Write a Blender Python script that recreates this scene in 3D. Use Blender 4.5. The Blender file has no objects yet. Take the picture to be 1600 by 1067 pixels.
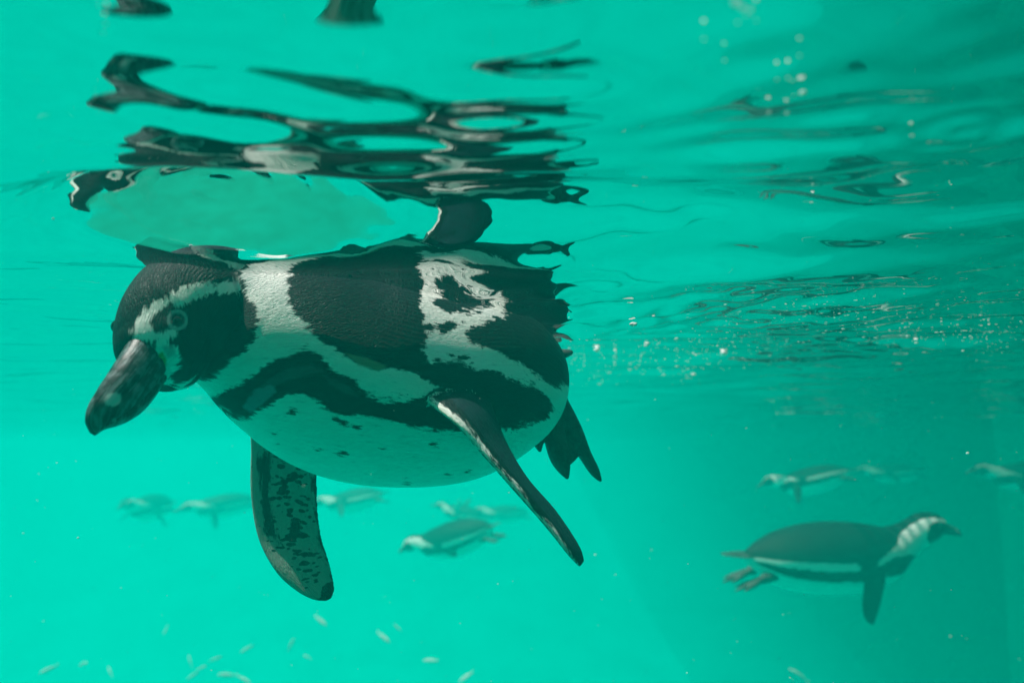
import bpy, bmesh, math, numpy as np
from mathutils import Vector, Matrix, Euler, kdtree, bvhtree

# ------------------------------------------------------------------ camera, sky, sun, exposure
S = bpy.context.scene
FOC = 1300.0                                   # focal length in pixels of a 1600 pixel wide frame
PITCH = math.atan(166.5 / FOC)
SURF = 0.17                                    # height of the calm water surface above the camera
cd = bpy.data.cameras.new('camera'); camo = bpy.data.objects.new('camera', cd); S.collection.objects.link(camo)
cd.sensor_width = 36; cd.lens = 36 * FOC / 1600; cd.clip_start = .01; cd.clip_end = 300
cd.dof.use_dof = True; cd.dof.focus_distance = .84; cd.dof.aperture_fstop = 4.5
camo.rotation_euler = (math.pi / 2 + PITCH, 0, 0); S.camera = camo
SUN_EL, SUN_AZ = math.radians(66), math.radians(-89)
sdir = Vector((math.sin(SUN_AZ) * math.cos(SUN_EL), math.cos(SUN_AZ) * math.cos(SUN_EL), math.sin(SUN_EL)))
W = bpy.data.worlds.new('World'); S.world = W; W.use_nodes = True
sky = W.node_tree.nodes.new('ShaderNodeTexSky'); sky.sky_type = 'NISHITA'; sky.sun_disc = False
sky.sun_elevation = SUN_EL; sky.sun_rotation = SUN_AZ
bg = W.node_tree.nodes['Background']; bg.inputs[1].default_value = .10
W.node_tree.links.new(sky.outputs[0], bg.inputs[0])
sl = bpy.data.lights.new('sun', 'SUN'); sl.energy = 5; sl.angle = math.radians(.5); sl.color = (1, .95, .86)
so = bpy.data.objects.new('sun', sl); S.collection.objects.link(so); so.rotation_euler = sdir.to_track_quat('Z', 'Y').to_euler()
S.view_settings.view_transform = 'Standard'; S.view_settings.look = 'None'
S.view_settings.gamma = 1; S.view_settings.use_curve_mapping = False
S.view_settings.exposure = 0.2
S.cycles.use_denoising = True; S.cycles.volume_bounces = 4; S.cycles.max_bounces = 12
S.cycles.transparent_max_bounces = 8; S.cycles.use_adaptive_sampling = False
rng = np.random.default_rng(7)

# ------------------------------------------------------------------ helpers
CT, ST = math.cos(PITCH), math.sin(PITCH)
def P(px, py, D):
    u = (px - 800) / FOC; v = (533.5 - py) / FOC
    s = D / (CT - v * ST)
    return np.array([u * s, D, (ST + v * CT) * s])
def proj(V):
    f = V[:, 1] * CT + V[:, 2] * ST; v = -V[:, 1] * ST + V[:, 2] * CT
    return np.stack([800 + FOC * V[:, 0] / f, 533.5 - FOC * v / f], -1), f
def new_mat(name):
    m = bpy.data.materials.new(name); m.use_nodes = True; m.node_tree.nodes.clear()
    return m, m.node_tree, m.node_tree.nodes.new('ShaderNodeOutputMaterial')
class G:                                       # terse node building
    def __init__(s, nt): s.nt = nt
    def n(s, t, **kw):
        o = s.nt.nodes.new(t)
        for k, v in kw.items(): setattr(o, k, v)
        return o
    def set(s, sock, v):
        if hasattr(v, 'is_output'): s.nt.links.new(v, sock)
        else: sock.default_value = v
    def math(s, op, a, b=0.0, c=0.0, clamp=False):
        o = s.n('ShaderNodeMath', operation=op, use_clamp=clamp)
        for i, x in enumerate((a, b, c)): s.set(o.inputs[i], x)
        return o.outputs[0]
    def vec(s, op, a, b):
        o = s.n('ShaderNodeVectorMath', operation=op); s.set(o.inputs[0], a); s.set(o.inputs[1], b); return o.outputs[0]
    def noise(s, vec, scale, detail=3, rough=.5, out=0):
        o = s.n('ShaderNodeTexNoise'); s.set(o.inputs['Vector'], vec); o.inputs['Scale'].default_value = scale
        o.inputs['Detail'].default_value = detail; o.inputs['Roughness'].default_value = rough; return o.outputs[out]
    def mix(s, f, a, b):
        o = s.n('ShaderNodeMix', data_type='RGBA'); s.set(o.inputs[0], f); s.set(o.inputs[6], a); s.set(o.inputs[7], b); return o.outputs[2]
    def attr(s, name, out='Fac'):
        o = s.n('ShaderNodeAttribute', attribute_name=name); return o.outputs[out]
    def ramp(s, f, lo, hi, a=0.0, b=1.0):
        o = s.n('ShaderNodeMapRange', interpolation_type='SMOOTHSTEP'); s.set(o.inputs[0], f)
        for i, x in enumerate((lo, hi, a, b)): s.set(o.inputs[1 + i], x)
        return o.outputs[0]
    def bump(s, h, strength, dist):
        o = s.n('ShaderNodeBump'); s.set(o.inputs['Height'], h); o.inputs['Strength'].default_value = strength
        o.inputs['Distance'].default_value = dist; return o.outputs[0]
    def bsdf(s, col, rough=.6, spec=.5, normal=None, **kw):
        o = s.n('ShaderNodeBsdfPrincipled'); s.set(o.inputs['Base Color'], col); s.set(o.inputs['Roughness'], rough)
        o.inputs['Specular IOR Level'].default_value = spec
        if normal is not None: s.set(o.inputs['Normal'], normal)
        for k, v in kw.items(): o.inputs[k.replace('_', ' ')].default_value = v
        return o.outputs[0]
def mesh_obj(name, V, F, mat, parent=None, smooth=True, loc=None):
    me = bpy.data.meshes.new(name); V = np.asarray(V, float)
    if loc is not None: V = V - np.asarray(loc)
    if isinstance(F, np.ndarray):
        k = F.shape[1]; me.vertices.add(len(V)); me.vertices.foreach_set('co', V.ravel().astype(np.float32))
        me.loops.add(F.size); me.loops.foreach_set('vertex_index', F.ravel().astype(np.int32))
        me.polygons.add(len(F)); me.polygons.foreach_set('loop_start', np.arange(0, F.size, k, dtype=np.int32)); me.update(calc_edges=True)
    else:
        me.from_pydata(V.tolist(), [], F); me.update()
    if smooth: me.shade_smooth()
    if mat: me.materials.append(mat)
    o = bpy.data.objects.new(name, me); S.collection.objects.link(o)
    if parent is not None: o.parent = parent
    elif loc is not None: o.location = loc
    return o
def tag(o, label=None, cat=None, group=None, kind=None):
    for k, v in (('label', label), ('category', cat), ('group', group), ('kind', kind)):
        if v: o[k] = v
    return o
def empty(name, loc, rot=None, scale=1):
    o = bpy.data.objects.new(name, None); S.collection.objects.link(o); o.location = loc; o.empty_display_size = .05
    if rot is not None: o.rotation_euler = rot
    o.scale = (scale,) * 3
    return o
def cr(A, n):                                  # Catmull-Rom through the rows of A
    A = np.asarray(A, float); m = len(A); t = np.linspace(0, m - 1, n); i = np.clip(t.astype(int), 0, m - 2); f = (t - i)[:, None]
    Q = np.vstack([2 * A[0] - A[1], A, 2 * A[-1] - A[-2]]); a, b, c, d = Q[i], Q[i + 1], Q[i + 2], Q[i + 3]
    return t, .5 * ((2 * b) + (c - a) * f + (2 * a - 5 * b + 4 * c - d) * f * f + (3 * b - a - 3 * c + d) * f ** 3)
def grid_faces(n, m):                          # n rings of m vertices, closed with two poles
    i = np.arange(n * m).reshape(n, m); j = np.roll(i, -1, 1)
    q = [tuple(x) for x in np.stack([i[:-1], i[1:], j[1:], j[:-1]], -1).reshape(-1, 4).tolist()]
    a, b = n * m, n * m + 1
    q += [(a, int(i[0, k]), int(j[0, k])) for k in range(m)] + [(b, int(j[-1, k]), int(i[-1, k])) for k in range(m)]
    return q
def loft(c, r, n=120, m=72):
    """Tube through centres c with radii (side, up, down); returns vertices, faces, s, |angle|, flow."""
    t, X = cr(np.hstack([c, r]), n); c = X[:, :3]; r = np.maximum(X[:, 3:], .0008)
    T = np.gradient(c, axis=0); T /= np.linalg.norm(T, axis=1)[:, None]
    sd = np.cross(T, [0, 0, 1.]); sd /= np.linalg.norm(sd, axis=1)[:, None]; up = np.cross(sd, T)
    a = np.linspace(-np.pi, np.pi, m, endpoint=False); ca, sa = np.cos(a), np.sin(a)
    h = np.where(ca > 0, r[:, 1:2], r[:, 2:3])
    V = c[:, None] + sd[:, None] * (r[:, 0:1] * sa)[..., None] + up[:, None] * (h * ca)[..., None]
    L = np.concatenate([[0], np.cumsum(np.linalg.norm(np.diff(c, axis=0), axis=1))])
    A = np.broadcast_to(np.abs(a), (n, m)); R = r.mean(1)[:, None]
    flow = np.stack([np.broadcast_to(L[:, None], (n, m)), A * R, np.zeros((n, m))], -1).reshape(-1, 3)
    e0 = c[0] - T[0] * r[0].mean() * .35; e1 = c[-1] + T[-1] * r[-1].mean() * .35
    V = np.vstack([V.reshape(-1, 3), e0, e1])
    s = np.concatenate([np.repeat(t, m), [0, t[-1]]]); A = np.concatenate([A.ravel(), [0, 0]])
    flow = np.vstack([flow, [0, 0, 0], [L[-1], 0, 0]])
    return V, grid_faces(n, m), s, A, flow
def blade(Lp, Tp, th, flip=1, n=90, m=28):
    """Flipper: leading edge Lp, trailing edge Tp, thickness th per station. Returns verts, faces, u, v(+1 leading), side(+1 dorsal), chord half, flow."""
    t, X = cr(np.hstack([Lp, Tp, np.asarray(th)[:, None]]), n); Lp, Tp, th = X[:, :3], X[:, 3:6], np.maximum(X[:, 6], .001)
    c = (Lp + Tp) / 2; h = (Lp - Tp) / 2; T = np.gradient(c, axis=0)
    N = np.cross(T, h); N /= np.linalg.norm(N, axis=1)[:, None]; N *= flip
    a = np.linspace(0, 2 * np.pi, m, endpoint=False); ca, sa = np.cos(a), np.sin(a)
    prof = np.sign(sa) * np.abs(sa) ** .75 * (.7 + .3 * ca)
    V = c[:, None] + h[:, None] * ca[:, None] + N[:, None] * (th[:, None] / 2 * prof)[..., None]
    hl = np.linalg.norm(h, axis=1); L = np.concatenate([[0], np.cumsum(np.linalg.norm(np.diff(c, axis=0), axis=1))])
    flow = np.stack([np.broadcast_to(L[:, None], (n, m)), ca * hl[:, None], np.broadcast_to(np.sign(sa), (n, m))], -1).reshape(-1, 3)
    V = np.vstack([V.reshape(-1, 3), c[0] - T[0] * .3, c[-1] + T[-1] * .3])
    u = np.concatenate([np.repeat(t / t[-1], m), [0, 1]]); v = np.concatenate([np.tile(ca, n), [0, 0]])
    sd = np.concatenate([np.tile(np.sign(np.round(sa, 6)), n), [0, 0]]); hh = np.concatenate([np.repeat(hl, m), [hl[0], hl[-1]]])
    flow = np.vstack([flow, [0, 0, 0], [L[-1], 0, 0]])
    return V, grid_faces(n, m), u, v, sd, hh, flow
def sdf(p, poly):                              # signed distance, positive inside
    poly = np.asarray(poly, float); d = np.full(len(p), 1e9); ins = np.zeros(len(p), bool)
    for a, b in zip(poly, np.roll(poly, -1, 0)):
        e = b - a; w = p - a; t = np.clip((w @ e) / max(e @ e, 1e-12), 0, 1); d = np.minimum(d, np.hypot(*(w - t[:, None] * e).T))
        c = (a[1] > p[:, 1]) != (b[1] > p[:, 1]); 
        with np.errstate(divide='ignore', invalid='ignore'):
            x = (b[0] - a[0]) * (p[:, 1] - a[1]) / (b[1] - a[1]) + a[0]
        ins ^= c & (p[:, 0] < x)
    return np.where(ins, d, -d)
def fuse(name, comps, voxel, smooth=4):
    """Union of closed shells through a voxel remesh, attributes carried over from the nearest source vertices.
    comps: list of (V, F, attrs dict name -> array)."""
    V = np.vstack([c[0] for c in comps]); F = []; o = 0
    for c in comps: F += [tuple(i + o for i in f) for f in c[1]]; o += len(c[0])
    tmp = mesh_obj('tmp', V, F, None)
    md = tmp.modifiers.new('r', 'REMESH'); md.mode = 'VOXEL'; md.voxel_size = voxel
    if smooth: ms = tmp.modifiers.new('s', 'SMOOTH'); ms.iterations = smooth; ms.factor = .5
    dg = bpy.context.evaluated_depsgraph_get(); me = bpy.data.meshes.new_from_object(tmp.evaluated_get(dg)); bpy.data.objects.remove(tmp)
    me.name = name; me.shade_smooth()
    nv = len(me.vertices); co = np.empty(nv * 3, np.float32); me.vertices.foreach_get('co', co); co = co.reshape(-1, 3)
    kd = kdtree.KDTree(len(V))
    for i, v in enumerate(V.tolist()): kd.insert(v, i)
    kd.balance()
    K = 3; idx = np.empty((nv, K), int); w = np.empty((nv, K))
    for i, v in enumerate(co.tolist()):
        for k, (_, j, d) in enumerate(kd.find_n(v, K)): idx[i, k] = j; w[i, k] = 1 / (d + 1e-5)
    w /= w.sum(1)[:, None]
    at = {}
    for k in comps[0][2]:
        A = np.concatenate([c[2][k] for c in comps]); at[k] = (A[idx] * (w if A.ndim == 1 else w[..., None])).sum(1)
    at['comp'] = np.concatenate([np.full(len(c[0]), i) for i, c in enumerate(comps)])[idx[:, 0]]
    return me, co, at
def put_attr(me, name, A):
    if A.ndim == 1: a = me.attributes.new(name, 'FLOAT', 'POINT'); a.data.foreach_set('value', A.astype(np.float32))
    elif A.shape[1] == 3: a = me.attributes.new(name, 'FLOAT_VECTOR', 'POINT'); a.data.foreach_set('vector', A.astype(np.float32).ravel())
    else: a = me.attributes.new(name, 'FLOAT_COLOR', 'POINT'); a.data.foreach_set('color', A.astype(np.float32).ravel())
def base_attrs(n, dark=-.03, flow=None, spot=0.0):
    return dict(dark=np.full(n, dark) if np.isscalar(dark) else dark, flow=flow if flow is not None else np.zeros((n, 3)),
                spot=np.full(n, spot) if np.isscalar(spot) else spot, grey=np.zeros(n), tint=np.zeros((n, 4)))

# ------------------------------------------------------------------ materials
def plumage_material(name, fine):
    m, nt, out = new_mat(name); g = G(nt)
    flow = g.attr('flow', 'Vector'); dark = g.attr('dark'); spot = g.attr('spot')
    st = g.vec('MULTIPLY', flow, (70, 330, 1)); st2 = g.vec('MULTIPLY', flow, (28, 60, 1)); st3 = g.vec('MULTIPLY', flow, (180, 900, 1))
    n1 = g.noise(st, 1, 3, .6); n2 = g.noise(st2, 1, 3, .55)
    wob = g.math('ADD', g.math('MULTIPLY', g.math('SUBTRACT', n1, .5), .015 * fine), g.math('MULTIPLY', g.math('SUBTRACT', n2, .5), .030 * fine))
    wob = g.math('ADD', wob, g.math('MULTIPLY', g.math('SUBTRACT', g.noise(st3, 1, 2), .5), .010 * fine))
    fac = g.ramp(g.math('ADD', dark, wob), -.0017, .0021)
    # streaky spots on the underside of the flippers
    vo = g.n('ShaderNodeTexVoronoi'); g.set(vo.inputs['Vector'], g.vec('ADD', g.vec('MULTIPLY', flow, (190, 105, 1)), g.vec('MULTIPLY', g.noise(flow, 60, 2, .5, 1), (1.5, 1.5, 0)))); vo.inputs['Scale'].default_value = 1
    sp = g.ramp(g.math('SUBTRACT', g.math('MULTIPLY', spot, g.ramp(g.noise(flow, 55, 1), .38, .62, .35, .85)), vo.outputs['Distance']), -.03, .05)
    fac = g.math('MAXIMUM', fac, sp)
    white = g.mix(n2, (.74, .75, .69, 1), (.92, .93, .88, 1)); black = g.mix(g.noise(st3, 1, 2), (.001, .003, .0045, 1), (.006, .015, .020, 1))
    white = g.mix(g.math('MULTIPLY', g.ramp(n1, .56, .75), .45), white, (.30, .33, .32, 1))
    white = g.mix(g.attr('grey'), white, (.27, .31, .28, 1))
    tint = g.n('ShaderNodeAttribute', attribute_name='tint')
    tinted = lambda c: g.mix(g.ramp(g.math('ADD', tint.outputs['Alpha'], g.math('MULTIPLY', g.math('SUBTRACT', n1, .5), .5)), .1, .8), c, tint.outputs['Color'])
    col = tinted(g.mix(fac, white, black))
    hgt = g.math('ADD', g.math('MULTIPLY', n1, .6), g.noise(st3, 1, 2))
    nor = g.bump(hgt, .65, .0024)
    nt.links.new(g.bsdf(col, g.ramp(n1, .3, .7, .40, .65), .12, nor), out.inputs[0]); return m
M_PLUME = plumage_material('plumage', .8); M_PLUME_FAR = plumage_material('plumage_distant', .45)
def skin_material(name, c0, c1, rough, sc=300, bstr=.5):
    m, nt, out = new_mat(name); g = G(nt); tc = g.n('ShaderNodeTexCoord').outputs['Object']
    n1 = g.noise(tc, sc, 4, .6); vo = g.n('ShaderNodeTexVoronoi'); g.set(vo.inputs['Vector'], tc); vo.inputs['Scale'].default_value = sc * 1.6
    nor = g.bump(g.math('ADD', vo.outputs['Distance'], n1), bstr, .001)
    nt.links.new(g.bsdf(g.mix(g.ramp(g.noise(tc, sc * .25, 4, .6), .35, .65), c0, c1), rough, .4, nor), out.inputs[0]); return m
M_FOOT = skin_material('foot_skin', (.010, .012, .012, 1), (.045, .05, .048, 1), .55)
M_EYE, _nt, _o = new_mat('eye'); _nt.links.new(G(_nt).bsdf((.010, .006, .004, 1), .10, .7), _o.inputs[0])
def horn_material():
    m, nt, out = new_mat('horn'); g = G(nt); fl = g.attr('flow', 'Vector')
    n1 = g.noise(g.vec('MULTIPLY', fl, (45, 420, 1)), 1, 4, .6); n2 = g.noise(fl, 130, 3)
    pale_glint = g.attr('pale_glint'); tint = g.n('ShaderNodeAttribute', attribute_name='tint')
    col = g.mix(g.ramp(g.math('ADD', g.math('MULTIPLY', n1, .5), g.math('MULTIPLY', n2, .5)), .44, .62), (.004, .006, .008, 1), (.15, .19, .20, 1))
    col = g.mix(g.math('MULTIPLY', g.ramp(g.math('ADD', pale_glint, g.math('MULTIPLY', g.math('SUBTRACT', n1, .5), .7)), .35, .75), .8), col, (.62, .66, .64, 1))
    nt.links.new(g.bsdf(col, .42, .3, g.bump(g.math('ADD', n1, g.math('MULTIPLY', n2, .5)), .45, .0015)), out.inputs[0]); return m
M_HORN = horn_material()

def vol_material():
    m, nt, out = new_mat('murky green water'); g = G(nt)
    v = g.n('ShaderNodeVolumePrincipled'); v.inputs['Color'].default_value = WATER_COL
    v.inputs['Density'].default_value = WATER_DENSITY; v.inputs['Absorption Color'].default_value = (0, 0, 0, 1); v.inputs['Anisotropy'].default_value = .35
    nt.links.new(v.outputs[0], out.inputs['Volume']); return m
WATER_COL = (.0, .80, .70, 1); WATER_DENSITY = .135

# ------------------------------------------------------------------ pool
def box(name, a, b, m, **kw):
    vs = [(x, y, z) for x in (a[0], b[0]) for y in (a[1], b[1]) for z in (a[2], b[2])]
    fs = [(0, 1, 3, 2), (4, 6, 7, 5), (0, 4, 5, 1), (2, 3, 7, 6), (0, 2, 6, 4), (1, 5, 7, 3)]
    return mesh_obj(name, vs, fs, m, smooth=False, **kw)
FLOOR = -3.3
tag(box('haze', (-12.2, -1.2, FLOOR - 1.2), (12.2, 18.3, SURF + .12), vol_material()), 'cloudy emerald green pool water filling the whole view', None, None, 'stuff')
def plaster(name, c0, c1):
    m, nt, out = new_mat(name); g = G(nt); tc = g.n('ShaderNodeTexCoord').outputs['Object']
    n1 = g.noise(tc, 1.3, 5, .6); n2 = g.noise(tc, 40, 3)
    nt.links.new(g.bsdf(g.mix(g.ramp(n1, .35, .65), c0, c1), .9, .03, g.bump(n2, .4, .01)), out.inputs[0]); return m
M_POOL = plaster('algae stained plaster', (.0, .50, .42, 1), (.0, .60, .50, 1))
M_CONC = plaster('weathered concrete', (.22, .22, .20, 1), (.34, .33, .30, 1))
# floor as an uneven sheet
xs = np.linspace(-12, 12, 160); ys = np.linspace(-1, 18, 140); X, Y = np.meshgrid(xs, ys, indexing='ij')
Z = FLOOR + .04 * np.sin(X * .6 + .4) * np.cos(Y * .4) + 3.65 * (np.clip(Y - 11, 0, 9) / 7) ** 2 + 3.65 * (np.clip(np.abs(X) - 7, 0, 9) / 5) ** 2
Z = np.minimum(Z, .3)
q = np.arange(X.size).reshape(X.shape); Fq = np.stack([q[:-1, :-1], q[1:, :-1], q[1:, 1:], q[:-1, 1:]], -1).reshape(-1, 4)
tag(mesh_obj('pool_floor', np.stack([X, Y, Z], -1).reshape(-1, 3), Fq, M_POOL), kind='structure')
for a, b in (((-12.0, -1.0, FLOOR - .3), (-11.8, 18, .3)), ((11.8, -1.0, FLOOR - .3), (12.0, 18, .3)), ((-11.8, 17.8, FLOOR - .3), (11.8, 18, .3)), ((-11.8, -1.0, FLOOR - .3), (11.8, -.8, .3))):
    tag(box('pool_wall', a, b, M_POOL), 'green algae stained wall of the pool', 'wall', None, 'structure')

M_PAINT = plaster('sea green paint', (.0, .24, .135, 1), (.0, .29, .17, 1))
xs = np.linspace(-18, 18, 90); ys = np.linspace(18.02, 31, 40); X, Y = np.meshgrid(xs, ys, indexing='ij'); Z = -.2 + (Y - 18.02) * .86 + .25 * np.sin(X * .9 + Y * .5) * np.sin(Y * .7)
q = np.arange(X.size).reshape(X.shape); Fq = np.stack([q[:-1, :-1], q[1:, :-1], q[1:, 1:], q[:-1, 1:]], -1).reshape(-1, 4)
tag(mesh_obj('added_bank', np.stack([X, Y, Z], -1).reshape(-1, 3), Fq, M_PAINT), kind='structure')  # made-up bank, sloped to catch sun and show bright green through the surface
# water surface: one sheet of ripples
def bend(a, b, n, dense):
    t = np.linspace(0, 1, n); return np.interp(t, *zip(*dense))
xs = np.interp(np.linspace(0, 1, 620), [0, .06, .14, .86, .94, 1], [-11.79, -2.5, -1.2, 1.6, 3.2, 11.79])
ys = np.interp(np.linspace(0, 1, 900), [0, .03, .62, .82, 1], [-.79, .12, 1.5, 4.0, 17.79])
X, Y = np.meshgrid(xs, ys, indexing='ij'); Z = np.full_like(X, SURF)
r2 = np.random.default_rng(21)
fade = 1 / (1 + (Y / 6) ** 2)
for lam, sl_, k_, near in ((.9, .03, 5, 1), (.42, .035, 6, 1), (.22, .045, 8, 1), (.11, .055, 8, 1), (.055, .035, 8, 1)):
    for k in range(k_):
        a = r2.normal(.25, .9 if lam > .3 else .6); kk = 2 * np.pi / lam * r2.uniform(.75, 1.25)
        ph = kk * (X * np.sin(a) + Y * np.cos(a)) + r2.uniform(0, 6.28)
        amp = sl_ / kk * math.sqrt(2 / k_)
        if lam < .15: amp = amp * np.clip((3.5 - Y) / 2.5, 0, 1)
        Z += amp * np.sin(ph + .4 * np.sin(ph * .37 + k))
Z = SURF + (Z - SURF) * np.clip((Y + .8) * 2, .1, 1)
rip = np.exp(-((X + .05) / .32) ** 2 - ((Y - .44) / .09) ** 2)
for k in range(6):
    kk = 2 * np.pi / r2.uniform(.035, .06); Z += .13 * rip / kk * math.sqrt(2 / 6) * np.sin(kk * (Y + .25 * X * r2.normal() + .02 * np.sin(9 * X + k * 2)) + r2.uniform(0, 6.28))
calm = np.exp(-((X + .28) / .26) ** 2 - ((Y - .60) / .15) ** 2); Z = SURF + (Z - SURF) * (1 - .7 * calm)
Z += .050 * np.exp(-(((X + .225 + .12 * (Y - .6)) / .118) ** 2 + ((Y - .605) / .07) ** 2) ** 1.5)
Z += .024 * np.exp(-(((X - .03) / .17) ** 2 + ((Y - .63) / .085) ** 2) ** 1.3)
fine_ = np.exp(-((X + .24) / .15) ** 2 - ((Y - .63) / .06) ** 2)
rr = np.hypot((X + .235) / 1.9, Y - .645); Z += .0011 * np.cos(6.28 * rr / .017) * fine_
for k in range(10):
    a = r2.uniform(0, 6.28); kk = 2 * np.pi / r2.uniform(.012, .04); Z += .085 * fine_ / kk * math.sqrt(2 / 10) * np.sin(kk * (X * np.sin(a) + Y * np.cos(a)) + 2.5 * np.sin(40 * X + k) + r2.uniform(0, 6.28))
for xc, yc, R_, lam_, sl_ in ((.245, .435, .042, .022, .16), (-.42, .74, .035, .02, .10), (-.50, 1.0, .06, .03, .10), (.62, 1.35, .12, .05, .10), (.95, .95, .08, .04, .05)):
    rr = np.hypot(X - xc, Y - yc); Z += sl_ * lam_ / 6.28 * np.cos(6.28 * rr / lam_) * np.exp(-(rr / R_) ** 4)
Z -= .012 * np.exp(-((X + .25) / .24) ** 2 - ((Y - .72) / .06) ** 2)
# broken water along the flank and behind the rump of the large penguin
wk = np.exp(-((X - .03) / .19) ** 2 - ((Y - 1.00) / .15) ** 2); Z -= .040 * wk
wk2 = wk + .35 * np.exp(-((X + .12) / .2) ** 2 - ((Y - .84) / .09) ** 2)
tr_ = np.exp(-((Y - 1.25 - X * .35) / .35) ** 2) * np.clip((X + .05) * 4, 0, 1)
for k in range(22):
    a = r2.uniform(-1.3, 1.3); kk = 2 * np.pi / r2.uniform(.025, .075); Z += (.19 * wk2 + .035 * tr_) / kk * math.sqrt(2 / 9) * np.sin(kk * (X * np.sin(a) + Y * np.cos(a)) + r2.uniform(0, 6.28))
WATER_Z = (xs, ys, Z)
q = np.arange(X.size).reshape(X.shape); Fq = np.stack([q[:-1, :-1], q[1:, :-1], q[1:, 1:], q[:-1, 1:]], -1).reshape(-1, 4)
m, nt, out = new_mat('water_surface'); g = G(nt)
mx = g.n('ShaderNodeMixShader'); fr = g.n('ShaderNodeFresnel'); fr.inputs[0].default_value = 1.333
gl = g.n('ShaderNodeBsdfGlossy'); gl.inputs['Roughness'].default_value = 0; tr = g.n('ShaderNodeBsdfTransparent')
nt.links.new(fr.outputs[0], mx.inputs[0]); nt.links.new(tr.outputs[0], mx.inputs[1]); nt.links.new(gl.outputs[0], mx.inputs[2]); nt.links.new(mx.outputs[0], out.inputs[0])
tag(mesh_obj('water_surface', np.stack([X, Y, Z], -1).reshape(-1, 3), Fq, m), kind='structure')

# ------------------------------------------------------------------ the near penguin
def from_px(rows):                             # rows (px, py, D, side, up, down) -> centres, radii
    return np.array([P(*r[:3]) for r in rows]), np.array([r[3:6] for r in rows])
BODY = [(856,586,1.00,.026,.028,.028),(836,588,.985,.056,.062,.054),(796,596,.96,.083,.092,.081),(725,605,.925,.100,.110,.101),
        (640,608,.885,.104,.114,.103),(545,590,.845,.102,.112,.102),(455,545,.81,.086,.095,.091),(385,505,.785,.066,.078,.074),(345,482,.77,.048,.058,.062),(325,488,.76,.035,.04,.045)]
HEAD = [(385,405,.80,.012,.012,.012),(362,430,.785,.034,.034,.036),(325,462,.765,.047,.051,.050),(290,497,.745,.047,.057,.050),
        (262,525,.725,.043,.052,.047),(247,552,.708,.037,.038,.045),(240,570,.70,.029,.026,.036)]
# markings of the plumage and painted ripple reflections, drawn on the photographed side and mirrored to the other
ADD, SUB = 1, -1
MARKS = [
 (ADD, [(100,300),(100,620),(200,640),(300,600),(322,592),(345,582),(372,560),(395,530),(406,500),(400,478),(385,458),(374,446),(372,300)]),
 (SUB, [(205,518),(215,498),(232,484),(250,470),(268,456),(290,448),(335,444),(380,438),(386,458),(335,461),(305,466),(282,476),(262,480),(245,488),(234,496),
        (230,505),(240,515),(252,522),(268,516),(272,522),(260,532),(262,548),(275,545),(279,562),(272,580),(262,597),(245,607),(236,592),(236,570),(245,555),(248,540),(245,530),(228,529),(212,531)]),
 (ADD, [(450,300),(447,452),(462,490),(484,513),(507,533),(535,552),(560,568),(585,576),(612,570),(650,585),(690,610),(740,610),(705,580),(670,572),(662,540),(668,510),(658,470),(662,440),(690,300)]),
 (ADD, [(300,632),(318,618),(340,612),(372,597),(400,580),(430,563),(455,550),(478,542),(500,552),(520,575),(545,592),(575,612),(600,622),(640,625),(690,600),(662,575),(690,566),(715,562),(740,572),
        (770,580),(800,590),(835,602),(860,622),(868,642),(850,655),(830,660),(800,668),(770,672),(740,672),(700,676),(660,668),(620,658),(590,652),(560,645),(545,652),(520,645),(500,632),(475,618),
        (450,616),(430,628),(405,640),(385,652),(365,650),(345,640),(310,655)]),
 (ADD, [(722,520),(745,505),(790,490),(850,470),(920,470),(920,606),(868,604),(845,590),(815,574),(785,556),(755,542),(732,532)]),
 (ADD, [(655,500),(690,505),(722,503),(700,514),(660,520)]), (ADD, [(672,470),(710,462),(750,462),(770,474),(740,486),(690,484)]),  # eye-shaped ripple reflection painted dark on the flank, beside another dark patch
]
SPOTS = [(456,641,5),(428,678,4),(435,694,3),(476,707,4),(497,704,3.5),(536,707,5),(535,660,6),(526,655,5),(650,691,3.5),(672,696,3),(732,685,4),(636,750,3.5),(698,740,2.5),(729,737,2.5),(690,520,4),(705,555,4),(725,558,5),(683,562,3),(560,668,2),(600,700,2)]
TINTS = [([(390,618),(425,590),(455,575),(485,570),(505,580),(480,586),(450,592),(425,605),(400,628)], (.17,.075,.085), .8, 8),
         ([(380,636),(398,610),(425,596),(430,612),(410,630),(392,644)], (.42,.20,.24), .9, 8),
         ([(505,585),(540,600),(560,620),(540,615),(515,600)], (.12,.07,.075), .7, 8),
         ([(540,552),(575,560),(604,572),(592,580),(560,570)], (.24,.21,.14), .8, 6),
         ([(242,556),(254,550),(260,562),(256,584),(246,590)], (.36,.38,.06), .85, 7),
         ([(252,540),(272,538),(276,556),(262,560)], (.55,.36,.36), .6, 7),
         ([(262,486),(292,486),(292,515),(262,515)], (.02,.035,.04), .9, 3)]
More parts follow.
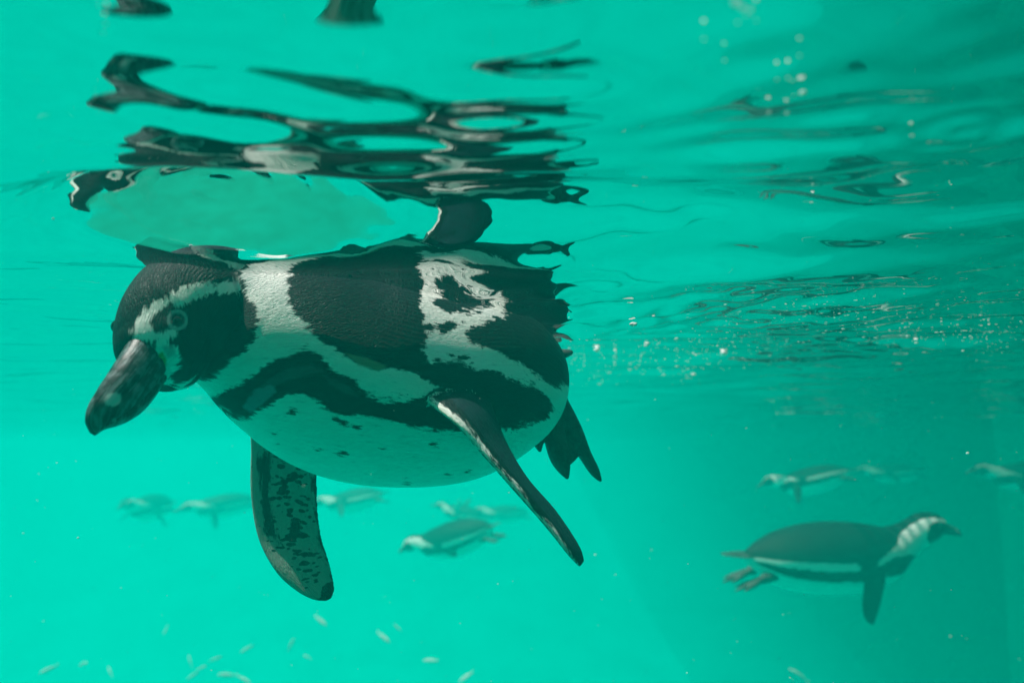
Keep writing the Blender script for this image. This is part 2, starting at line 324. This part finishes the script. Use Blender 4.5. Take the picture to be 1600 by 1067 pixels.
def near_penguin():
    cb, rb = from_px(BODY); ch, rh = from_px(HEAD)
    comps = []
    V, F, s, A, fl = loft(cb, rb, 200, 140); comps.append((V, F, base_attrs(len(V), flow=fl)))
    V, F, s, A, fl = loft(ch, rh, 90, 100); fl[:, 0] += .6; comps.append((V, F, base_attrs(len(V), flow=fl)))
    # flipper on the camera side, seen almost edge on
    Lr = [(560,570,.90),(626,602,.815),(700,650,.765),(750,702,.76),(800,759,.76),(850,817,.765),(890,868,.77),(905,886,.78)]
    Tr = [(700,490,.90),(728,552,.85),(767,630,.825),(790,688,.815),(823,745,.80),(868,797,.80),(904,850,.79),(914,876,.785)]
    V, F, u, v, sd, hh, fl = blade([P(*p) for p in Lr], [P(*p) for p in Tr], [.03, .022, .016, .013, .011, .009, .007, .003], flip=NEAR_FLIP, n=150, m=72)
    dark = np.where(sd >= 0, np.minimum((.93 - v) * hh - .0005, .03), np.maximum(np.maximum((-.85 - v) * hh, (u - .9) * .2), np.minimum((.96 - v) * hh, (v - .80) * hh))); dark = np.clip(dark, -.03, .03)
    spot = np.where((sd < 0) & (v > -.8), .55, 0.); at = base_attrs(len(V), dark, fl, spot)
    at['grey'][sd < 0] = .6; at['tint'][(v > .97)] = (.8, .78, .6, .3)
    blue_sheen = (sd > 0) & (v < .6); at['tint'][blue_sheen] = (.012, .03, .045, .55)  # blue sheen of the dorsal side painted into the tint
    comps.append((V, F, at))
    # far flipper, its pale speckled underside towards the camera
    Lr = [(430,560,.86),(394,640,.90),(392,705,.92),(392,775,.925),(404,842,.925),(431,893,.92),(462,922,.92),(488,936,.92),(508,939,.92)]
    Tr = [(520,560,.90),(505,640,.93),(497,710,.945),(496,780,.945),(502,836,.94),(513,872,.935),(520,900,.93),(523,920,.925),(520,934,.925)]
    V, F, u, v, sd, hh, fl = blade([P(*p) for p in Lr], [P(*p) for p in Tr], [.03, .022, .015, .012, .011, .010, .009, .007, .003], flip=FAR_FLIP, n=170, m=96)
    under = sd <= 0
    tip = np.minimum((u - (.79 + .12 * (v > -.35) * np.clip((v + .35) * 1.3, 0, 1))) * .25, .03)
    bar = np.minimum(.012 - np.abs(u - .36) * .085, (.16 - np.abs(v - .56)) * hh) 
    edge = (-.90 - v) * hh
    dark = np.where(under, np.maximum(np.maximum(tip, edge), bar), np.minimum((.9 - v) * hh, .03)); dark = np.clip(dark, -.03, .03)
    env = np.clip(1.15 - np.abs(u - .42) * 1.7, 0, 1) * np.clip(1.25 - np.abs(v + .15) * 1.0, .3, 1)
    at = base_attrs(len(V), dark, fl, np.where(under, .80 * env, 0)); at['grey'][under] = 1
    comps.append((V, F, at))
    me, co, at = fuse('body', comps, .0012, 6)
    # paint the markings
    nv = len(co); nrm = np.empty(nv * 3, np.float32); me.vertices.foreach_get('normal', nrm); nrm = nrm.reshape(-1, 3)
    c0, c1 = cb[0], cb[-3]; ax = c1 - c0; ax /= np.linalg.norm(ax); lat = np.cross(ax, [0, 0, 1.]); lat /= np.linalg.norm(lat); pt = cb[4]
    axh = ch[-2] - ch[1]; axh /= np.linalg.norm(axh); lath = np.cross(axh, [0, 0, 1.]); lath /= np.linalg.norm(lath); pth = ch[3]
    back = (nrm * co).sum(1) > 0
    Q = co.astype(float).copy(); head = at['comp'] == 1
    for msk, l, p0 in ((back & head, lath, pth), (back & ~head, lat, pt)):
        Q[msk] -= 2 * ((Q[msk] - p0) @ l)[:, None] * l
    p, f = proj(Q); mp = f / FOC; fur = at['comp'] <= 1
    sd = np.full(nv, -60.)
    for op, poly in MARKS:
        d = sdf(p, poly); sd = np.maximum(sd, d) if op == ADD else np.minimum(sd, -d)
    for x, y, r in SPOTS: sd = np.maximum(sd, r * .95 - np.hypot((p[:, 0] - x) * .75, (p[:, 1] - y) * 1.5))
    at['dark'] = np.where(fur, np.clip(sd * mp, -.03, .03), at['dark']); at['spot'][fur] = 0
    tint = at['tint']; tint[fur] = 0
    for poly, c, al, soft in TINTS:
        w = np.clip(sdf(p, poly) / soft + .6, 0, 1) * al * fur; k = w > tint[:, 3]; tint[k, :3] = c; tint[k, 3] = w[k]
    e = np.hypot(p[:, 0] - 277, (p[:, 1] - 500)); w = np.clip(1.4 - np.abs(e - 14) / 3, 0, 1) * fur
    k = (w > .2) & (e < 22); tint[k, :3] = (.34, .38, .38); tint[k, 3] = w[k] * .8
    # scattered flecks where white meets dark on the flank
    for k in ('dark', 'flow', 'spot', 'grey', 'tint'): put_attr(me, k, at[k])
    me.materials.append(M_PLUME)
    loc = cb[4]
    root = empty('penguin', loc)
    tag(root, 'large black and white penguin swimming at the surface with its head turned down', 'penguin', 'penguins swimming in the pool')
    me.transform(Matrix.Translation(-Vector(loc))); body = bpy.data.objects.new('body', me); S.collection.objects.link(body); body.parent = root
    # eyes
    bvh = bvhtree.BVHTree.FromPolygons((co).tolist(), [tuple(p.vertices) for p in me.polygons])
    d = Vector(P(277, 500, 1.)).normalized(); hit = bvh.ray_cast(Vector((0, 0, 0)), d)
    e1 = np.array(hit[0]) - np.array(hit[1]) * .0052
    e2 = e1 - 2 * ((e1 - pth) @ lath) * lath
    for e in (e1, e2):
        bm = bmesh.new(); bmesh.ops.create_uvsphere(bm, u_segments=24, v_segments=16, radius=.0062); em = bpy.data.meshes.new('eye'); bm.to_mesh(em); bm.free(); em.shade_smooth(); em.materials.append(M_EYE)
        eo = bpy.data.objects.new('eye', em); S.collection.objects.link(eo); eo.parent = root; eo.location = e - loc
    # bill
    BILL = [(250,535,.715,.013,.022,.020),(232,560,.70,.0175,.024,.0255),(214,588,.683,.0175,.0225,.0245),(197,613,.671,.0165,.0205,.0215),(181,634,.663,.0145,.0185,.017),(166,652,.657,.0115,.016,.011),(155,666,.654,.007,.0115,.005),(148,679,.653,.0015,.004,.001)]
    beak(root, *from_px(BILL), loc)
    # feet
    foot(root, [[(860,590,.985,.018),(866,620,.985,.016),(868,642,.985,.013)],
                [(868,632,.985,.016),(894,672,.99,.012),(914,710,1.0,.008),(929,736,1.005,.0062),(939,752,1.005,.0018)],
                [(858,640,.98,.014),(866,680,.975,.013),(874,712,.97,.012),(881,732,.97,.008),(887,748,.97,.0018)],
                [(846,640,.975,.013),(840,668,.97,.011),(841,690,.965,.007),(844,706,.965,.0015)]],
         [([(869,636,.985),(889,668,.99),(903,694,.995),(908,708,1.0)], [(864,640,.98),(872,680,.975),(880,715,.97),(883,735,.97)]),
          ([(864,640,.98),(870,668,.977),(872,684,.975),(873,690,.975)], [(856,640,.975),(851,665,.97),(850,682,.968),(850,692,.966)])], loc)
    foot(root, [[(845,600,1.0,.016),(850,630,1.0,.013)],
                [(850,630,1.0,.010),(862,655,1.01,.008),(872,680,1.02,.005),(876,690,1.02,.0015)],
                [(848,632,1.0,.010),(846,660,1.0,.008),(842,684,1.0,.005),(838,694,1.0,.0015)],
                [(846,632,.995,.010),(838,660,.99,.006),(833,678,.985,.005),(830,686,.985,.0015)]],
         [([(850,630,1.0),(862,655,1.01),(868,670,1.02)], [(848,632,1.0),(846,660,1.0),(843,678,1.0)]),
          ([(848,632,1.0),(846,660,1.0),(844,672,1.0)], [(846,632,.995),(838,660,.99),(835,672,.985)])], loc)
    tail(root, [P(845,560,.985), P(858,552,1.02), P(868,548,1.05)], .02, .034, loc)
    return root
def beak(root, c, r, loc, n=120, m=128):
    V, F, s, A, fl = loft(c, r, n, m); smax = s.max()
    a = np.concatenate([np.tile(np.linspace(-np.pi, np.pi, m, endpoint=False), n), [0, 0]])
    # groove between the mandibles and plates on the sides
    cen = np.vstack([np.repeat(cr(c, n)[1], m, 0), V[-2:]])
    g = np.exp(-((A - 1.95) / .09) ** 2) * .20 + np.exp(-((A - 1.15) / .10) ** 2) * .07 - np.exp(-(A / .5) ** 2) * .05
    g = g * np.clip((smax - s) / smax * 3, 0, 1)
    V = cen + (V - cen) * (1 - g)[:, None]
    me_o = mesh_obj('beak', V, F, M_HORN, root, loc=loc)
    pale_glint = 1.1 * np.exp(-((s / smax - .60) / .07) ** 2 - ((A - .95) / .38) ** 2) + .55 * np.exp(-((s / smax - .72) / .05) ** 2 - ((A - 1.9) / .5) ** 2)  # pale mark on the bill, with its glint painted into the colour
    put_attr(me_o.data, 'flow', fl); put_attr(me_o.data, 'pale_glint', pale_glint); put_attr(me_o.data, 'tint', np.zeros((len(V), 4)))
    return me_o
def foot(root, toes, webs, loc, local=False, voxel=.0013, scale=1):
    comps = []; conv = (lambda p: np.array(p[:3], float)) if local else (lambda p: P(*p[:3]))
    for t in toes:
        c = np.array([conv(p) for p in t]); r = np.array([[p[3]] * 3 for p in t]); V, F, *_ = loft(c, r, 40, 20)
        comps.append((V, F, dict(dark=np.zeros(len(V)))))
    for L, T in webs:
        V, F, *_ = blade([conv(p) for p in L], [conv(p) for p in T], [.010, .008, .006, .004][:len(L)], n=40, m=20)
        comps.append((V, F, dict(dark=np.zeros(len(V)))))
    me, co, at = fuse('foot', comps, voxel, 2); me.materials.append(M_FOOT)
    me.transform(Matrix.Translation(-Vector(loc))); o = bpy.data.objects.new('foot', me); S.collection.objects.link(o); o.parent = root; return o
def tail(root, pts, w0, w1, loc):
    pts = np.array(pts); ax = pts[-1] - pts[0]; lat = np.cross(ax, [0, 0, 1.]); lat /= np.linalg.norm(lat)
    L = [p + lat * w for p, w in zip(pts, (w0, w1 * .9, w1 * .35))]; T = [p - lat * w for p, w in zip(pts, (w0, w1 * .9, w1 * .35))]
    V, F, u, v, sd, hh, fl = blade(L, T, [.02, .012, .003], n=30, m=20)
    o = mesh_obj('tail', V, F, M_FOOT, root, loc=loc); return o
NEAR_FLIP, FAR_FLIP = -1, 1
near_penguin()

# ------------------------------------------------------------------ the distant penguins
TB = [(-.27,0,.01,.018,.018,.018),(-.235,0,.008,.045,.045,.045),(-.19,0,.004,.072,.07,.075),(-.12,0,0,.092,.09,.095),(-.04,0,-.003,.1,.097,.103),(.04,0,-.003,.095,.09,.1),
      (.11,0,.004,.078,.072,.085),(.16,0,.017,.056,.052,.06),(.20,0,.03,.044,.043,.046),(.235,0,.036,.041,.042,.041),(.265,0,.034,.036,.036,.034),(.29,0,.028,.024,.024,.024)]
D2R = math.pi / 180
FAR_MARKS = [  # polygons over (station along the body, degrees from the middle of the back)
 (ADD, [(-1,-10),(-1,76),(1,83),(3,84),(4.2,86),(4.5,100),(4.9,100),(5.1,82),(6.3,60),(7,40),(7.7,30),(8.8,33),(9.4,40),(10.3,47),(11.3,50),(12,54),(12,-10)]),
 (ADD, [(9.0,62),(8.5,82),(8.3,110),(8.6,138),(9.6,156),(11,160),(12,150),(12,66),(10.5,62),(9.7,58)]),
 (ADD, [(7.5,200),(7.4,140),(6.8,104),(5.9,84),(5,94),(4.3,99),(3,97),(1,97),(.2,102),(.6,114),(2,117),(4,117),(5.4,116),(6.2,138),(6.7,200)])]
def far_penguin(label, px, py, D, yaw, pitch=0, roll=0, scale=1, neck=0.0, fl=None, detail=1, feet=(-.35, 0), mirror=1):
    """A swimming penguin facing local +X; fl = [(side, (dx, dy, dz) of the flipper)]."""
    root = empty('penguin', P(px, py, D), (roll * D2R, -pitch * D2R, yaw * D2R), scale)
    tag(root, label, 'penguin', 'penguins swimming in the pool')
    T = np.array(TB); T[:9, 3:6] *= .92; hb = np.clip((T[:, 0] - .10) / .2, 0, 1.3); T[:, 2] += neck * hb ** 1.5 * .1; T[:, 0] -= abs(neck) * .02 * hb
    V, F, s, A, flw = loft(T[:, :3], T[:, 3:6], int(110 * detail), int(72 * detail))
    sd = np.full(len(V), -.05); q = np.stack([s * .05, A / D2R * .0014], -1)
    for op, poly in FAR_MARKS: sd = np.maximum(sd, sdf(q, [(a * .05, b * .0014) for a, b in poly]))
    comps = [(V, F, base_attrs(len(V), np.clip(sd, -.03, .03), flw))]
    for side, d in fl:
        d = np.array(d, float); Ln = .185; d /= np.linalg.norm(d); r0 = np.array([.085, side * .060, .018]); 
        back = np.array([-1, 0, 0.]); back -= d * (back @ d) * .9; back /= np.linalg.norm(back)
        L, Tt = [], []
        for t, w in ((0, .045), (.2, .058), (.45, .056), (.7, .050), (.88, .038), (.97, .022), (1, .010)):
            p = r0 + d * Ln * t + back * .035 * t ** 2; L.append(p); Tt.append(p + back * w)
        V, F, u, v, sdd, hh, fw = blade(L, Tt, [.026, .018, .013, .011, .009, .007, .003], flip=1, n=60, m=36)
        top = np.array([0, 0, 1.]); at = base_attrs(len(V), 0.0, fw)
        up = sdd * side < 0
        at['dark'] = np.where(up, .02, np.where((u > .86) | (v < -.8), .01, -.01)); at['grey'] = np.where(up, 0, .5); at['spot'] = np.where(up, 0, .4)
        comps.append((V, F, at))
    me, co, at = fuse('body', comps, .0032 / detail if detail >= 1 else .0045, 3)
    for k in ('dark', 'flow', 'spot', 'grey', 'tint'): put_attr(me, k, at[k])
    me.materials.append(M_PLUME_FAR); b = bpy.data.objects.new('body', me); S.collection.objects.link(b); b.parent = root
    h = T[-2]; z0 = h[2]; dz = -.012 - .02 * neck
    c = np.array([(h[0] + x, 0, z0 + z) for x, z in ((.0, -.003), (.03, -.008), (.055, -.016), (.075, -.024), (.083, -.031))])
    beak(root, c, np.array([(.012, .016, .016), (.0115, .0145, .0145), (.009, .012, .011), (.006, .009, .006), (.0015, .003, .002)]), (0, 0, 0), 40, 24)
    e = T[-3]
    for sg in (-1, 1):
        bm = bmesh.new(); bmesh.ops.create_uvsphere(bm, u_segments=12, v_segments=8, radius=.006); em = bpy.data.meshes.new('eye'); bm.to_mesh(em); bm.free(); em.shade_smooth(); em.materials.append(M_EYE)
        eo = bpy.data.objects.new('eye', em); S.collection.objects.link(eo); eo.parent = root; eo.location = (e[0] + .022, sg * .034, e[2] + .012)
        fx, fz, sp = -.235, -.03, feet[0]
        toes = [[(fx + .03, sg * .035, fz, .014), (fx - .01, sg * .036, fz - .008, .012)]]
        for k, (dy, ln) in enumerate(((-.022, .06), (0, .075), (.022, .065))):
            toes.append([(fx - .01, sg * .036, fz - .008, .009), (fx - .01 - ln * .6, sg * .036 + dy * .7, fz - .008 + sp * ln * .6, .006), (fx - .01 - ln, sg * .036 + dy, fz - .008 + sp * ln, .0015)])
        web = lambda i, j: ([toes[i][0][:3], toes[i][1][:3]], [toes[j][0][:3], toes[j][1][:3]])
        foot(root, toes, [web(1, 2), web(2, 3)], (0, 0, 0), local=True, voxel=.0028)
    tail(root, [(-.25, 0, .012), (-.29, 0, .016), (-.335, 0, .02)], .022, .03, (0, 0, 0))
    return root
far_penguin('black and white penguin swimming right with raised head, below the surface', 1318, 866, 2.97, 10, 2, 8, 1.344, .36, [(-1, (-.25, -.35, -.9)), (1, (.95, .5, -.22))], 1.3)
far_penguin('hazy penguin with bright white neck paddling left at the surface, above the penguin swimming right', 1262, 750, 5.27, 152, -12, 10, 0.922, .1, [(1, (.2, .3, -1)), (-1, (-.6, -.6, -.5))])
far_penguin('very faint penguin at the surface between the white-necked one and the frame edge', 1392, 738, 8.09, 160, -3, 0, 1.035, 0, [(1, (-.6, .4, -.7)), (-1, (-.5, -.5, -.6))], .8)
far_penguin('faint penguin at the surface cut off by the right edge of the frame', 1598, 742, 5.83, 172, -3, 0, 1.082, .2, [(1, (0, .5, -.9)), (-1, (-.6, -.6, -.5))])
far_penguin('small hazy penguin gliding left with flippers spread, beneath the large one', 702, 842, 5.49, 148, -14, -14, 1.254, -.2, [(1, (-.70, .25, -.62)), (-1, (.2, -.7, -.75))])
far_penguin('faint penguin just above the small gliding one, one flipper raised', 722, 803, 9.86, 160, 10, 0, 1.176, 0, [(1, (-.3, .4, .8)), (-1, (-.2, -.7, .75))], .8)
far_penguin('faintest penguin crossing behind the two beneath the large one', 785, 802, 11.20, 176, 0, 0, 1.254, 0, [(1, (-.5, .8, -.1)), (-1, (-.5, -.8, .1))], .8)
far_penguin('faint penguin with a pale flank stripe directly behind the speckled flipper', 548, 782, 8.51, 168, -10, 8, 1.288, 0, [(1, (-.1, .5, -.85)), (-1, (-.5, -.8, .1))], .8)
far_penguin('faint penguin facing left at the surface, left of the speckled flipper', 345, 790, 9.18, 205, -6, 0, 1.400, -.2, [(1, (.1, .3, -.9)), (-1, (-.5, -.8, -.4))], .8)
far_penguin('faint penguin seen from the front with both flippers hanging down, far left', 232, 792, 8.96, -100, 0, 0, 1.512, 0, [(1, (-.1, .55, -.8)), (-1, (-.1, -.75, -.65))], .8)

# ------------------------------------------------------------------ unseen low roof, added to shade the water close to the camera
roof = empty('added_shelter', (0, -1.0, 0)); tag(roof, 'unseen low concrete roof added to shade the viewing side of the pool', 'shelter')
box('shade_slab', (-9, -1.2, .62), (9, 1.14, .74), M_CONC, parent=roof); box('rear_wall', (-9, -1.2, -.4), (9, -.95, .617), M_CONC, parent=roof)
# ------------------------------------------------------------------ unseen lath cover, added to shade the right of the pool
def slab_mat():
    m, nt, out = new_mat('deck timber'); g = G(nt); tc = g.n('ShaderNodeTexCoord').outputs['Object']
    nt.links.new(g.bsdf(g.mix(g.noise(g.vec('MULTIPLY', tc, (2, 40, 10)), 1, 4), (.12, .08, .05, 1), (.26, .19, .13, 1)), .75, .2), out.inputs[0]); return m
M_DECK = slab_mat()
shade_deck = empty('shade_deck', (4.5, 4, 2.4)); tag(shade_deck, 'unseen timber cover on posts, added to shade the right side of the pool', 'shade_deck')
px_, lath = -4.5, None
while px_ < -.8:                              # narrow laths, closer and closer, grading the shade
    if lath is None: lath = box('lath', (0, -3.9, 0), (.007, 14.3, .03), M_DECK, parent=shade_deck).data; shade_deck.children[-1].location.x = px_
    else: o = bpy.data.objects.new('lath', lath); S.collection.objects.link(o); o.parent = shade_deck; o.location.x = px_
    px_ += .0125 + .033 * max(0, (-.8 - px_) / 3.7) ** 1.0
while px_ < 6.6: box('plank', (px_, -3.9, 0), (px_ + .13, 14.3, .04), M_DECK, parent=shade_deck); px_ += .135
for y in (-3.8, -1.2, 1.3, 3.75, 7, 10, 14.15): box('beam', (-4.6, y, -.09), (6.6, y + .05, -.003), M_DECK, parent=shade_deck)
for x, y in ((6.2, 3.5), (6.2, -3.0), (6.2, 9), (3.5, 12.9)): box('post', (x, y, -5.9), (x + .14, y + .14, -.145), M_DECK, parent=shade_deck)
box('pier', (.91, 4.6, -5.9), (1.85, 5.4, -.143), M_POOL, parent=shade_deck)

# ------------------------------------------------------------------ bubbles, drifting specks, scraps of fish
def ico(sub):
    bm = bmesh.new(); bmesh.ops.create_icosphere(bm, subdivisions=sub, radius=1); V = np.array([v.co[:] for v in bm.verts]); F = np.array([[v.index for v in f.verts] for f in bm.faces]); bm.free(); return V, F
m, nt, out = new_mat('air bubble'); g = G(nt); mxs = g.n('ShaderNodeMixShader'); mxs.inputs[0].default_value = .8
gb = g.n('ShaderNodeBsdfGlass'); gb.inputs['IOR'].default_value = .75; gb.inputs['Roughness'].default_value = .04
nt.links.new(gb.outputs[0], mxs.inputs[1]); nt.links.new(g.bsdf((.9, .9, .88, 1), .15, .8), mxs.inputs[2]); nt.links.new(mxs.outputs[0], out.inputs[0]); M_BUB = m
m, nt, out = new_mat('pale speck'); nt.links.new(G(nt).bsdf((.8, .8, .72, 1), .5, .4), out.inputs[0]); M_SPECK = m
def swarm(name, pts, radii, mat, label, stretch=None, sub=1):
    V, F = ico(sub); n = len(pts); R = rng.normal(size=(n, 3)); sc = np.ones((n, 3)) if stretch is None else stretch
    VV = (V[None] * sc[:, None] * np.asarray(radii)[:, None, None] * (1 + .25 * rng.normal(size=(n, len(V), 1)) * (stretch is not None))) + np.asarray(pts)[:, None]
    FF = (F[None] + (np.arange(n) * len(V))[:, None, None]).reshape(-1, 3)
    return tag(mesh_obj(name, VV.reshape(-1, 3), FF, mat), label, None, None, 'stuff')
def surf_pt(px, py, below=.004):               # point just under the water surface in that direction
    xs_, ys_, Z_ = WATER_Z; D = .17 * FOC / max(702 - py, 12)
    for _ in range(8):
        p = P(px, py, D); zi = Z_[np.abs(xs_ - p[0]).argmin(), np.abs(ys_ - p[1]).argmin()] - below; D *= zi / p[2] if p[2] > .01 else 1
    return P(px, py, D)
BUB = [(1149,6,7),(1160,13,6),(1172,17,5),(1153,36,3),(1166,24,3),(1181,33,2.5),(1100,62,3),(1255,146,6),(1202,177,3.5),(1230,178,3.5),(1214,125,2.5),(1231,123,3),(1250,88,3),(1132,95,2),(1268,317,3),(1425,213,3.5),
       (990,507,6),(1011,537,4.5),(932,547,5),(1131,552,6),(1057,529,2.5),(1512,708,3),(165,38,3),(83,342,2.5),(298,384,3),(122,840,2),(162,52,2),(1240,150,2)]
Vi, Fi = ico(3); bm_me = None
for k, (x, y, r) in enumerate(BUB):
    c = surf_pt(x, y) if y < 600 else P(x, y, 1.0); R = r / FOC * c[1]
    if bm_me is None or k % 7 == 0:
        V = Vi * np.array([1, .8, .62]) * (1 + .10 * np.sin(Vi @ rng.normal(size=3) * 2.5)[:, None]); o = mesh_obj('air_bubble', V, Fi, M_BUB); bm_me = o.data
    else: o = bpy.data.objects.new('air_bubble', bm_me); S.collection.objects.link(o)
    o.location = c; o.scale = (R,) * 3; o.rotation_euler = (0, 0, rng.uniform(0, 6)); where = 'in the cluster at the top edge' if y < 40 else None
    lab = {0: 'largest silvery bubble in the cluster at the top edge', 7: 'irregular bright bubble alone below the top right cluster', 16: 'wide flat bubble highest in the trail behind the large penguin', 17: 'round white bubble in the trail, just right of the flat one',
           18: 'white bubble nearest the rump of the large penguin', 19: 'bright irregular bubble in the middle of the trail',
           6: 'small bubble alone just left below the cluster at the top edge', 13: 'faint tiny bubble right below the lone one near the top cluster', 8: 'left one of the pair of bubbles below the irregular bright one', 9: 'right one of the pair of bubbles below the irregular bright one',
           14: 'tiny bubble alone above the rippled right side, halfway up', 15: 'small bubble at the left rim of the round ripple at the right edge', 20: 'very small bubble between the round white one and the middle of the trail', 21: 'bubble hanging above the raised head of the penguin swimming right',
           22: 'tiny bubble nearest the top left corner', 23: 'tiny bubble alone at the far left, level with the oval ripple', 24: 'tiny bubble just above the crown of the large penguin', 25: 'tiny bubble low at the far left, below the bill of the large penguin', 26: 'tiny bubble just under the one nearest the top left corner'}.get(k,
           'white bubble in the bright cluster at the top edge' if k < 6 else 'tiny bubble in the loose scatter left of and above the irregular bright one')
    tag(o, lab, 'bubble', 'air bubbles under the water surface')
pts, rad, st = [], [], []
for _ in range(620):                           # trail of fine bubbles behind the large penguin
    t = rng.uniform(0, 1) ** 1.1; px = 885 + t * 740; py = 560 - 58 * t + rng.normal(0, 16 + 8 * (1 - t)) + 18 * math.sin(t * 9)
    p = surf_pt(px, min(py, 600), .004 + abs(rng.normal(0, .01))); pts.append(p); rad.append(rng.lognormal(-.25, .5) * .00052 * p[1]); st.append((rng.uniform(1, 3.2), 1, rng.uniform(.4, .8)))
swarm('bubble_trail', pts, rad, M_BUB, 'trail of fine bubbles stretching right from the large penguin', np.array(st))
pts, rad = [], []
for _ in range(420):
    D = rng.uniform(.45, 3.2); pts.append(P(rng.uniform(-60, 1660), rng.uniform(716, 1090) if rng.random() < .7 else rng.uniform(560, 720), D)); rad.append(rng.lognormal(-.3, .45) * .00042 * min(D, 1.6))
swarm('floating_specks', pts, rad, M_SPECK, 'fine pale specks drifting in the water', np.tile([[1.6, 1, .8]], (len(pts), 1)))
m, nt, out = new_mat('silver fish skin'); nt.links.new(G(nt).bsdf((.75, .78, .74, 1), .3, .6), out.inputs[0])
FISH = [(75,1046,1),(131,1037,1),(172,1049,.8),(258,985,.7),(297,1032,.8),(300,1056,.8),(337,1029,.7),(353,1054,1),(382,1062,1),(385,1014,.9),(455,1006,.8),(502,970,.9),(600,996,1),(622,981,.6),(672,1032,1.1),(727,1058,1.1),(1247,1054,1.2),(480,1026,.6),(315,1043,.6)]
PL = [[((-.5, -.42, -.2, .1, .35, .5)[i], 0, 0) for i in range(6)], [(.004, .02, .001), (.02, .05, .05), (.05, .11, .12), (.06, .13, .14), (.045, .09, .09), (.01, .02, .02)]]
V, F, *_ = loft(np.array(PL[0]), np.array(PL[1]), 20, 12)
nv = len(V); V = np.vstack([V, [(-.46, -.01, 0), (-.62, -.01, .13), (-.56, -.01, 0), (-.62, -.01, -.13), (-.46, .01, 0), (-.62, .01, .13), (-.56, .01, 0), (-.62, .01, -.13)]])
F = F + [(nv, nv + 1, nv + 2), (nv, nv + 2, nv + 3), (nv + 4, nv + 6, nv + 5), (nv + 4, nv + 7, nv + 6), (nv + 1, nv + 5, nv + 6, nv + 2), (nv + 2, nv + 6, nv + 7, nv + 3), (nv, nv + 4, nv + 5, nv + 1), (nv, nv + 3, nv + 7, nv + 4)]
fm = None
for x, y, sc in FISH:
    D = rng.uniform(4.2, 4.9)
    if fm is None: o = mesh_obj('small_fish', V, F, m); fm = o.data
    else: o = bpy.data.objects.new('small_fish', fm); S.collection.objects.link(o)
    o.location = P(x, y, D); o.scale = (.085 * sc,) * 3; o.rotation_euler = (rng.uniform(-.6, .6), rng.uniform(-1.2, 1.2), rng.uniform(-.8, .8) + (math.pi if rng.random() < .5 else 0))
    tag(o, {75: 'leftmost small silver fish near the bottom left corner', 1247: 'small silver fish alone at the bottom, below the penguin swimming right', 502: 'small silver fish nearest below the tip of the speckled flipper'}.get(x, 'small pale silver fish among the others low over the pool floor'), 'fish', 'small fish near the pool floor')
